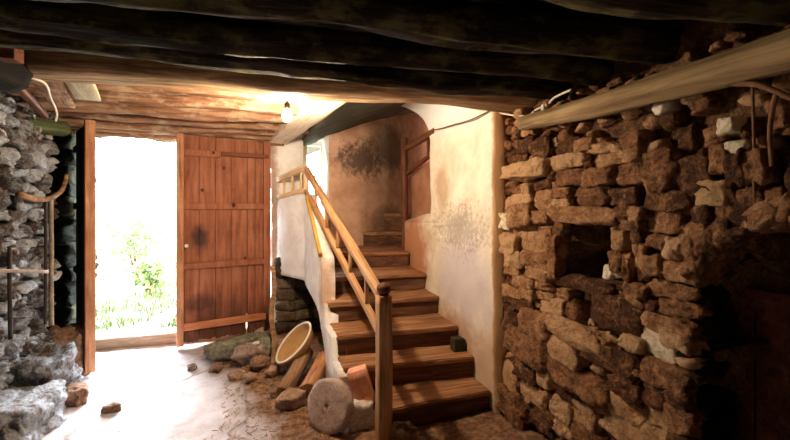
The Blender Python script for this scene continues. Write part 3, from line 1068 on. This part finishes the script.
# ------------------------------------------------------------------ beams and joists
o = beam('main_beam', (-1.50, 2.635, 2.175), (1.72, 2.11, 2.06), 0.235, 0.15, M['big_beam'], 0.016, corner=0.22)
tag(o, 'heavy hewn main beam crossing the room, lit along its underside', 'beam', None, 'thing')
near = [(1.97, 2.125, 2.035, 0.062, 'thin dark ceiling joist next to the main beam'),
        (1.70, 2.13, 2.03, 0.070, 'dark ceiling joist second from the main beam'),
        (1.36, 2.13, 2.03, 0.082, 'dark mossy ceiling joist third from the main beam'),
        (0.98, 2.13, 2.03, 0.085, 'dark ceiling joist fourth from the main beam'),
        (0.60, 2.13, 2.04, 0.085, 'dark ceiling joist at the top edge, farthest from the main beam')]
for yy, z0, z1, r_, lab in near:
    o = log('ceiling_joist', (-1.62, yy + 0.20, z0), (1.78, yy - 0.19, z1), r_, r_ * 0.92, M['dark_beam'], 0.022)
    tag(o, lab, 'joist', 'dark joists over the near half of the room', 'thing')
far = [(2.90, 0.060, 'warm-lit ceiling joist just behind the main beam'),
       (3.22, 0.062, 'warm-lit ragged joist just beyond the bare bulb'),
       (3.64, 0.060, 'warm-lit joist halfway between the bulb and the door'),
       (4.04, 0.058, 'warm-lit joist close to the door lintels')]
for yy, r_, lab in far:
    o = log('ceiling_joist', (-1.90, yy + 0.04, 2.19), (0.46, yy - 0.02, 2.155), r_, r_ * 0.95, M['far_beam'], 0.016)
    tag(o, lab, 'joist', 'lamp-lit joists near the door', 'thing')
o = beam('trimmer_beam', (0.14, 4.70, 2.135), (0.47, 2.42, 2.15), 0.20, 0.12, M['cream_beam'], 0.006, corner=0.12)
tag(o, 'cream painted beam running from the end wall beside the bulb', 'beam', None, 'thing')
o = log('wall_plate_log', (1.45, 2.02, 1.885), (1.47, -0.3, 1.83), 0.044, 0.074, M['grey_log'], 0.010, 24)
tag(o, 'long barked log lying along the top of the right stone wall', 'log', None, 'thing')
o = log('wall_plate_log', (-1.215, 2.50, 2.055), (-1.26, -0.3, 2.04), 0.088, 0.09, M['charred'], 0.02)
tag(o, 'black log along the left wall whose round end shows by the main beam', 'log', None, 'thing')
o = box('wood_block', (-1.16, 2.22, 2.05), (-1.05, 2.30, 2.13), M['post_wood'], 0.006)
tag(o, 'small reddish wood block wedged beside the black log at the top left corner', 'block')
o = beam('ceiling_board', (-1.08, 2.50, 2.10), (-1.33, 3.40, 2.10), 0.13, 0.025, M['far_beam'], 0.004)
tag(o, 'brown board under the joists near the left wall', 'board', 'loose boards under the ceiling')
o = beam('ceiling_board', (-0.935, 2.53, 2.085), (-1.07, 3.06, 2.085), 0.14, 0.022, M['pale_board'], 0.003, corner=0.4)
tag(o, 'short pale grey board with rounded corners under the joists', 'board', 'loose boards under the ceiling')
o = beam('ceiling_board', (-1.26, 2.60, 2.07), (-1.48, 3.5, 2.03), 0.045, 0.04, M['post_wood'], 0.008)
tag(o, 'grey weathered batten slanting beside the left wall top', 'board', 'loose boards under the ceiling')
o = tube('ceiling_cable', [(-1.17, 2.66, 2.10), (-1.21, 2.60, 2.08), (-1.13, 2.66, 2.065), (-1.24, 3.0, 2.06), (-1.33, 3.3, 2.03), (-1.36, 3.36, 1.98)], 0.006, M['cable'])
tag(o, 'thin white cable stapled under the boards at the left', 'cable')
o = log('wall_stub', (-1.78, 3.20, 1.96), (-1.49, 3.84, 2.0), 0.06, 0.055, M['mossy'], 0.012)
tag(o, 'greenish log stub jutting from the left wall', 'log', None, 'thing')

# ------------------------------------------------------------------ lamp
lb = root('light_bulb', BULB, 'bare lit bulb hanging below the joists beside the cream beam', 'lamp')
par(lathe('glass_bulb', [(0.0, -0.034), (0.016, -0.030), (0.028, -0.016), (0.031, 0.0), (0.026, 0.016), (0.015, 0.034), (0.012, 0.044)], BULB, M['bulb'], 16), lb)
par(lathe('lamp_socket', [(0.016, 0.045), (0.018, 0.05), (0.018, 0.085), (0.008, 0.095), (0.0, 0.095)], BULB, M['black'], 14), lb)
par(tube('flex_cord', [(BULB[0], BULB[1], BULB[2] + 0.09), (BULB[0] + 0.004, BULB[1], BULB[2] + 0.13), (BULB[0], BULB[1] + 0.01, 2.20)], 0.004, M['black']), lb)

# ------------------------------------------------------------------ staircase
st = root('staircase', (0.95, 2.36, 0.0), 'worn wooden staircase of six steps rising beside the cream wall', 'staircase')
RISE = 0.152
edges = [(2.335, 2.345), (2.66, 2.57), (2.86, 2.82), (3.19, 3.17), (3.52, 3.47), (4.10, 3.92)]
xl = [0.74, 0.515, 0.505, 0.495, 0.46, 0.43]
def slab(name, poly, z0, z1, mat, rough=0.004):
    """plan polygon given thickness, edges worn"""
    bm = bmesh.new()
    vs_ = [bm.verts.new((x, y, z0)) for x, y in poly]
    f = bm.faces.new(vs_)
    r_ = bmesh.ops.extrude_face_region(bm, geom=[f])
    for v in r_['geom']:
        if isinstance(v, bmesh.types.BMVert): v.co.z = z1
    bmesh.ops.recalc_face_normals(bm, faces=bm.faces[:])
    bmesh.ops.bevel(bm, geom=bm.edges[:], offset=0.007, segments=2, affect='EDGES')
    bmesh.ops.subdivide_edges(bm, edges=[e for e in bm.edges if e.calc_length() > 0.25], cuts=9, use_grid_fill=True)
    for v in bm.verts:
        v.co.z += nz(v.co, 6, 3, 3) * rough * 1.4
        v.co.y += nz(v.co, 7, 9, 3) * rough
    cx = sum(p[0] for p in poly) / len(poly); cy = sum(p[1] for p in poly) / len(poly)
    for v in bm.verts:
        v.co -= Vector((cx, cy, z0))
    me = bpy.data.meshes.new(name)
    bm.to_mesh(me); bm.free()
    me.materials.append(mat)
    o = bpy.data.objects.new(name, me)
    COL.objects.link(o)
    o.location = (cx, cy, z0)
    return o
XRt = PX - 0.004
for i in range(6):
    z1 = RISE * (i + 1)
    (ya, yb) = edges[i]
    if i < 5:
        na, nb = edges[i + 1]
        na += 0.03; nb += 0.03
    else:
        na, nb = 4.62, 4.60
    poly = [(xl[i], ya), (XRt, yb), (XRt, nb), (xl[i], na)]
    if i == 5:
        poly = [(xl[i], ya), (XRt, yb), (1.50, 4.30), (1.50, 4.9), (1.15, 4.70), (0.72, 4.63), (0.16, 4.60)]
    par(slab('tread', poly, z1 - 0.035, z1, M['tread_wood'], 0.006), st)
    yy = 0.02
    par(slab('riser', [(xl[i] + 0.012, ya + yy), (XRt, yb + yy), (XRt, yb + yy + 0.03), (xl[i] + 0.012, ya + yy + 0.03)], z1 - RISE - (0.06 if i == 0 else 0.0), z1 - 0.03, M['riser_wood'], 0.004), st)
# winders of the upper flight
par(slab('tread', [(1.10, 4.58), (1.62, 4.47), (2.6, 4.47), (2.6, 4.95), (1.5, 4.95)], 1.045, 1.08, M['tread_wood']), st)
par(slab('riser', [(1.12, 4.60), (1.62, 4.50), (2.6, 4.50), (2.6, 4.54), (1.62, 4.54), (1.14, 4.62)], 0.88, 1.05, M['riser_wood']), st)
par(slab('tread', [(1.46, 4.90), (1.75, 4.78), (2.6, 4.78), (2.6, 5.3), (1.9, 5.3)], 1.255, 1.29, M['tread_wood']), st)
par(slab('riser', [(1.48, 4.92), (1.75, 4.81), (2.6, 4.81), (2.6, 4.85), (1.75, 4.85), (1.5, 4.94)], 1.06, 1.26, M['riser_wood']), st)
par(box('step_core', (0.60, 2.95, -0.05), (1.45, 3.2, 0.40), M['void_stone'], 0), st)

# ------------------------------------------------------------------ railings
rl = root('stair_railing', (0.71, 2.345, 0.0), 'wooden stair balustrade with a ball-topped newel post', 'railing')
NX, NY = 0.69, 2.30
par(beam('newel_post', (NX, NY, -0.02), (NX, NY, 0.86), 0.088, 0.088, M['rail_wood'], 0.003, corner=0.14), rl)
par(lathe('finial', [(0.036, 0.0), (0.03, 0.008), (0.026, 0.014), (0.04, 0.026), (0.046, 0.044), (0.042, 0.062), (0.026, 0.074), (0.0, 0.078)], (NX, NY, 0.855), M['post_wood'], 22), rl)
A0, A1 = Vector((0.685, 2.33, 0.845)), Vector((0.415, 4.14, 1.765))
B0, B1 = Vector((0.685, 2.33, 0.60)), Vector((0.415, 4.14, 1.545))
par(beam('handrail', A0, A1, 0.055, 0.06, M['rail_wood'], 0.003, corner=0.25), rl)
par(beam('lower_rail', B0, B1, 0.04, 0.05, M['rail_wood'], 0.003), rl)
for t in (0.13, 0.30, 0.46, 0.62, 0.80):
    p, q = B0.lerp(B1, t), A0.lerp(A1, t)
    par(beam('baluster', p, q, 0.026, 0.026, M['rail_wood'], 0.002), rl)
ld = root('landing_railing', (0.41, 4.14, 1.5), 'short pale wooden railing along the parapet of the landing', 'railing')
C0, C1 = Vector((0.412, 4.13, 1.785)), Vector((0.160, 4.58, 1.675))
D0, D1 = Vector((0.412, 4.13, 1.55)), Vector((0.160, 4.58, 1.48))
par(beam('handrail', C0, C1, 0.05, 0.06, M['pale_rail'], 0.003), ld)
par(beam('lower_rail', D0, D1, 0.045, 0.05, M['pale_rail'], 0.003), ld)
for t, ww in ((0.0, 0.05), (0.16, 0.022), (0.47, 0.022), (0.77, 0.022)):
    par(beam('baluster', D0.lerp(D1, t), C0.lerp(C1, t), ww, ww, M['pale_rail'], 0.002), ld)
up = root('upper_railing', (1.475, 4.17, 0.91), 'dark brown post and rails guarding the upper stair opening', 'railing')
par(log('newel_post', (1.475, 4.13, 0.90), (1.475, 4.13, 2.10), 0.038, 0.036, M['post_wood'], 0.003, 16), up)
par(lathe('finial', [(0.03, 0.0), (0.04, 0.012), (0.04, 0.03), (0.026, 0.042), (0.0, 0.046)], (1.475, 4.13, 2.095), M['post_wood'], 18), up)
par(beam('handrail', (1.48, 4.12, 2.01), (1.48, 3.30, 2.07), 0.05, 0.06, M['post_wood'], 0.003), up)
par(beam('lower_rail', (1.505, 4.12, 1.745), (1.505, 3.30, 1.91), 0.04, 0.035, M['post_wood'], 0.003), up)
par(beam('baluster', (1.495, 3.52, 1.86), (1.495, 3.52, 2.05), 0.03, 0.03, M['post_wood'], 0.002), up)
o = beam('split_board', (0.455, 3.36, 0.98), (0.415, 4.02, 1.47), 0.05, 0.03, M['yellow_wood'], 0.006, up=(-1, 0, 0))
tag(o, 'yellow splintered board on the broken edge of the white parapet', 'board')

# ------------------------------------------------------------------ things round the foot of the stair
def disc(name, c, axis, r_, th, hole, mat):
    V, F = [], []
    seg, rings = 44, 7
    rr = [hole + (r_ - hole) * k / rings for k in range(rings + 1)]
    for side in (0, 1):
        for k, q in enumerate(rr):
            for j in range(seg):
                a = 2 * math.pi * j / seg
                e = q * (1 + (0.035 * nz((math.cos(a), math.sin(a), 0), 2.4, 7) if k == rings else 0))
                zz = (th / 2 - (0.006 if k == rings else 0)) * (1 if side else -1)
                zz += nz((q * math.cos(a), q * math.sin(a), side * 3), 16, 4, 4) * 0.006
                V.append((e * math.cos(a), e * math.sin(a), zz))
    n = (rings + 1) * seg
    for side in (0, 1):
        for k in range(rings):
            for j in range(seg):
                a = side * n + k * seg + j; b = side * n + k * seg + (j + 1) % seg
                f = (a, a + seg, b + seg, b)
                F.append(f if side else f[::-1])
    for j in range(seg):
        a, b = rings * seg + j, rings * seg + (j + 1) % seg
        F.append((a, b, b + n, a + n))
        a, b = j, (j + 1) % seg
        F.append((b, a, a + n, b + n))
    o = mesh_obj(name, V, F, mat)
    o.location = c
    o.rotation_euler = Vector(axis).to_track_quat('Z', 'Y').to_euler()
    return o


o = disc('millstone', (0.40, 2.50, 0.150), (-0.72, -0.62, 0.22), 0.158, 0.075, 0.013, M['millstone'])
tag(o, 'round pinkish millstone with a small centre hole, leaning by the stair foot', 'millstone')

pan = root('enamel_pan', (0.26, 3.52, 0.22), 'round cream enamel pan tipped on its side in the hollow under the stair', 'pan')
ax = Vector((-0.68, -0.12, 0.68))
pc = (0.262, 3.44, 0.235)
b_ = lathe('pan_body', [(0.10, -0.05), (0.155, -0.045), (0.175, -0.01), (0.19, 0.03), (0.185, 0.03), (0.17, -0.006), (0.15, -0.038), (0.0, -0.04)], pc, M['pan_inside'], 40, ax)
par(b_, pan)
rim = lathe('pan_rim', [(0.183, 0.026), (0.183, 0.036), (0.196, 0.038), (0.202, 0.030), (0.196, 0.022), (0.183, 0.026)], pc, M['enamel'], 40, ax, False)
rim['label'] = 'cream rim'
par(rim, pan)

o = log('firewood_log', (0.13, 2.95, 0.065), (0.34, 3.44, 0.17), 0.048, 0.058, M['bark'], 0.014)
tag(o, 'thin barked log end-on in the dirt below the enamel pan', 'log', 'logs lying under the stair')
o = log('firewood_log', (0.30, 2.90, 0.075), (0.47, 3.30, 0.17), 0.060, 0.062, M['cut_log'], 0.016)
tag(o, 'thick reddish log between the thin log and the millstone', 'log', 'logs lying under the stair')
o = tube('prop_pole', [(0.075, 3.62, -0.02), (0.095, 3.68, 0.2), (0.07, 3.74, 0.42), (0.095, 3.8, 0.62), (0.085, 3.86, 0.84)], 0.024, M['bark'], 10, 0.85)
tag(o, 'rough crooked pole standing before the hollow under the stair', 'pole')

hb = root('hollow_brick', (0.60, 2.52, 0.2), 'terracotta hollow brick with ribbed face wedged behind the newel post', 'brick')
bk = par(beam('brick_body', (0.635, 2.52, 0.13), (0.575, 2.54, 0.34), 0.085, 0.12, M['terracotta'], 0.002, corner=0.06), hb)
for k in range(5):
    q = -0.034 + k * 0.017
    par(beam('rib', (0.635 + q, 2.478, 0.135), (0.575 + q, 2.498, 0.335), 0.006, 0.008, M['terracotta'], 0.0005), hb)
o = rock_thing('masonry_lump', (0.585, 2.50, 0.055), (0.085, 0.09, 0.11), M['white_masonry'], 'whitewashed masonry lump under the hollow brick', 'stone', p=5, amp=0.14)
o = rock_thing('newel_stone', (0.80, 2.24, 0.03), (0.075, 0.06, 0.055), M['loose_stone'], 'small brown stone at the foot of the newel post', 'stone', 'loose stones around the room')
o = box('small_block', (1.35, 2.68, 0.30), (1.44, 2.76, 0.40), M['block_dark'], 0.012)
tag(o, 'small dark block left on the second step against the wall', 'block')

rocks = [
 ((-0.20, 3.98, 0.085), (0.29, 0.10, 0.075), 'grey_stone', 0.15, 'long greenish grey slab lying below the ajar door leaf'),
 ((-0.11, 3.74, 0.075), (0.135, 0.10, 0.085), 'white_topped', -0.2, 'brown stone with a white top in front of the long grey slab'),
 ((-0.02, 3.58, 0.05), (0.075, 0.06, 0.05), 'loose_stone', 0.5, 'reddish stone between the white-topped stone and the pole'),
 ((0.02, 3.80, 0.08), (0.06, 0.06, 0.08), 'grey_stone', 0.1, 'upright grey stone just behind the pole foot'),
 ((0.19, 2.86, 0.05), (0.095, 0.075, 0.05), 'loose_stone', 0.25, 'flat-topped brown stone below the two logs'),
 ((-0.20, 3.50, 0.03), (0.07, 0.05, 0.035), 'loose_stone', 0.9, 'flat brown stone before the white-topped stone'),
 ((-0.10, 3.36, 0.03), (0.05, 0.04, 0.03), 'loose_stone', 0.2, 'small brown stone at the edge of the pale floor'),
 ((-0.58, 3.82, 0.02), (0.035, 0.03, 0.025), 'white_topped', 0.2, 'small pale stone in the dirt left of the grey slab'),
 ((-0.98, 3.20, 0.015), (0.055, 0.035, 0.032), 'loose_stone', 0.3, 'dark clod alone on the pale floor'),
 ((0.07, 3.40, 0.03), (0.06, 0.045, 0.035), 'loose_stone', 1.1, 'brown stone at the foot of the pole'),
 ((-0.38, 3.74, 0.03), (0.06, 0.045, 0.035), 'loose_stone', 1.4, 'brown stone in the dirt at the left end of the grey slab'),
 ((0.10, 3.02, 0.025), (0.045, 0.03, 0.025), 'loose_stone', 0.4, 'small stone left of the flat-topped stone'),
]
for c, hf, m_, rz, lab in rocks:
    rock_thing('loose_stone', (c[0], c[1], c[2] + floor_z(c[0], c[1])), hf, M[m_], lab, 'stone', 'loose stones around the room', rz, n=9)
# boulders along the foot of the left wall
for c, hf, m_, rz, lab in (((-1.46, 2.98, 0.07), (0.23, 0.36, 0.18), 'left_stone', 0.1, 'big pale boulder ledge at the foot of the left wall'),
                           ((-1.50, 3.52, 0.13), (0.14, 0.22, 0.20), 'left_stone', -0.1, 'pale boulder behind the big ledge at the left wall foot'),
                           ((-1.54, 3.98, 0.17), (0.13, 0.14, 0.21), 'loose_stone', 0.3, 'rounded brown boulder at the corner by the inward door leaf'),
                           ((-1.27, 3.45, 0.03), (0.06, 0.09, 0.06), 'loose_stone', 0.3, 'low brown stone right of the boulder ledge'),
                           ((-1.60, 4.35, 0.12), (0.09, 0.12, 0.16), 'jamb_stone', 0.2, 'dark stone in the recess behind the inward door leaf')):
    rock_thing('boulder', c, hf, M[m_], lab, 'boulder', 'boulders along the left wall', rz, n=26, p=6, amp=0.17)

# straw and splinters trodden into the earth
h_v, h_f = [], []
for _ in range(900):
    x = R.gauss(0.05, 0.32); y = R.uniform(2.3, 4.1)
    if x > 0.42 + max(0, (2.6 - y)) * 2 or x < -0.32 + 0.1 * nz((x, y, 0), 3, 1): continue
    z = floor_z(x, y) + 0.004
    a = R.uniform(0, math.pi); l = R.uniform(0.006, 0.024); w_ = R.uniform(0.001, 0.003)
    dx, dy = math.cos(a) * l, math.sin(a) * l
    ex, ey = -math.sin(a) * w_, math.cos(a) * w_
    zz = z + R.uniform(0, 0.012)
    k = len(h_v)
    h_v += [(x - dx + ex, y - dy + ey, z), (x - dx - ex, y - dy - ey, z), (x + dx - ex, y + dy - ey, zz), (x + dx + ex, y + dy + ey, zz),
            (x - dx, y - dy, z + 0.004), (x + dx, y + dy, zz + 0.004)]
    h_f += [(k, k + 3, k + 5, k + 4), (k + 1, k + 4, k + 5, k + 2), (k, k + 1, k + 2, k + 3)]
o = mesh_obj('straw_litter', h_v, h_f, M['straw'], smooth=False)
tag(o, 'scattered straw and splinters on the earth before the stair', 'straw', kind='stuff')

# ------------------------------------------------------------------ left wall fittings
o = tube('curved_branch', [(-1.53, 3.28, 1.47), (-1.50, 3.42, 1.44), (-1.49, 3.60, 1.45), (-1.48, 3.76, 1.52), (-1.49, 3.86, 1.64)], 0.022, M['bark'], 10, 0.6)
tag(o, 'curved wooden hook hanging on the left wall', 'hook')
hp = root('wall_pole', (-1.50, 3.62, 0.52), 'pair of slim upright rods below the wooden hook on the left wall', 'rod')
par(log('rod', (-1.51, 3.58, 0.53), (-1.51, 3.58, 1.46), 0.010, 0.010, M['iron'], 0.002, 8), hp)
par(log('rod', (-1.50, 3.64, 0.50), (-1.50, 3.64, 1.45), 0.015, 0.014, M['pale_iron'], 0.003, 8), hp)
o = beam('iron_bar', (-1.56, 2.95, 1.02), (-1.44, 3.44, 0.93), 0.018, 0.022, M['pale_iron'], 0.002)
tag(o, 'horizontal rusty bar sticking out of the left wall', 'bar')
o = log('wall_stake', (-1.52, 3.17, 0.55), (-1.52, 3.16, 1.14), 0.012, 0.010, M['iron'], 0.003, 8)
tag(o, 'dark thin stake crossing the rusty bar on the left wall', 'stake')

# ------------------------------------------------------------------ right wall fittings
o = tube('wall_cable', [(1.43, 2.40, 2.05), (1.50, 2.27, 2.0), (1.52, 2.16, 1.965), (1.52, 2.04, 1.94), (1.51, 1.95, 1.955), (1.52, 1.87, 1.965), (1.48, 1.76, 1.975), (1.46, 1.62, 1.975)], 0.006, M['cable'])
tag(o, 'slack white cable looped along the top of the stone wall', 'cable')
o = lathe('insulator', [(0.0, -0.022), (0.014, -0.02), (0.016, -0.004), (0.010, 0.0), (0.015, 0.006), (0.013, 0.02), (0.0, 0.022)], (1.52, 1.90, 1.955), M['porcelain'], 14)
tag(o, 'white porcelain insulator holding the slack cable', 'insulator')
o = tube('plaster_wire', [(1.44, 2.32, 2.03), (1.435, 2.6, 2.02), (1.44, 2.9, 2.04), (1.44, 3.1, 2.05), (1.45, 3.36, 2.08)], 0.005, M['twig'])
tag(o, 'thin brown wire running across the top of the cream wall', 'wire')
o = tube('hanging_twine', [(1.50, 0.865, 1.80), (1.50, 0.86, 1.6), (1.505, 0.862, 1.45), (1.50, 0.85, 1.33)], 0.0045, M['twig'])
tag(o, 'thin twine hanging straight down the right stone wall', 'twine')
o = tube('hanging_root', [(1.47, 0.90, 1.80), (1.46, 0.83, 1.775), (1.46, 0.78, 1.74), (1.46, 0.72, 1.69)], 0.010, M['twig'], 8, 0.7)
tag(o, 'short twisted root under the barked log', 'root')
o = tube('bent_twig', [(1.47, 0.785, 1.735), (1.48, 0.80, 1.69), (1.49, 0.812, 1.62), (1.50, 0.812, 1.52)], 0.008, M['twig'], 8, 0.8)
tag(o, 'bent brown twig hanging beside the straight twine', 'twig')

# ------------------------------------------------------------------ outside
h_v, h_f = [], []
for _ in range(5200):
    y = 5.3 + 9 * R.random() ** 1.6
    x = -0.83 * y / 4.6 * 0.9 + R.uniform(-1.6, 1.0) * (y / 5.5)
    if nz((x, y, 0), 0.9, 12, 3) < -0.05: continue
    z = -0.06 + max(0, y - 8) * 0.05
    a = R.uniform(0, math.pi); hh = R.uniform(0.05, 0.16); w_ = 0.006 + 0.001 * y
    k = len(h_v)
    lx, ly = R.uniform(-0.06, 0.06), R.uniform(-0.06, 0.06)
    h_v += [(x - math.cos(a) * w_, y - math.sin(a) * w_, z), (x + math.cos(a) * w_, y + math.sin(a) * w_, z), (x + lx, y + ly, z + hh)]
    h_f.append((k, k + 1, k + 2))
o = mesh_obj('pasture_grass', h_v, h_f, M['grass'], smooth=False)
tag(o, 'pale sunlit grass growing outside the doorway', 'grass', kind='stuff')


def shrub(c, r_, n, label):
    rt = root('leafy_shrub', c, label, 'shrub', 'shrubs outside the door')
    V, F = [], []
    for _ in range(n):
        d = Vector((R.gauss(0, 1), R.gauss(0, 1), R.gauss(0, 1))).normalized() * r_ * R.random() ** 0.45
        p = Vector((d.x, d.y, r_ * 1.1 + d.z))
        a = Vector((R.uniform(-1, 1), R.uniform(-1, 1), R.uniform(-1, 1))).normalized()
        b = a.cross(Vector((R.uniform(-1, 1), R.uniform(-1, 1), 1))).normalized()
        l, w_ = R.uniform(0.05, 0.10), R.uniform(0.02, 0.04)
        k = len(V)
        V += [tuple(p - a * l), tuple(p + b * w_), tuple(p + a * l), tuple(p - b * w_)]
        F.append((k, k + 1, k + 2, k + 3))
    f = mesh_obj('foliage', V, F, M['leaf'], smooth=False)
    f.parent = rt
    for k in range(5):
        a = k * 1.3
        s = tube('stem', [(0, 0, -0.1), (0.1 * math.cos(a), 0.1 * math.sin(a), r_ * 0.6), (r_ * 0.5 * math.cos(a), r_ * 0.5 * math.sin(a), r_ * 1.5)], 0.018, M['twig'], 6, 0.4)
        s.parent = rt


shrub((-2.55, 9.6, 0.1), 0.55, 900, 'leafy shrub in the middle of the bright doorway')
shrub((-1.75, 7.4, 0.0), 0.26, 400, 'low leafy shrub beside the ajar door leaf outside')
shrub((-4.4, 12.5, 0.25), 0.8, 900, 'far leafy shrub at the edge of the bright pasture')
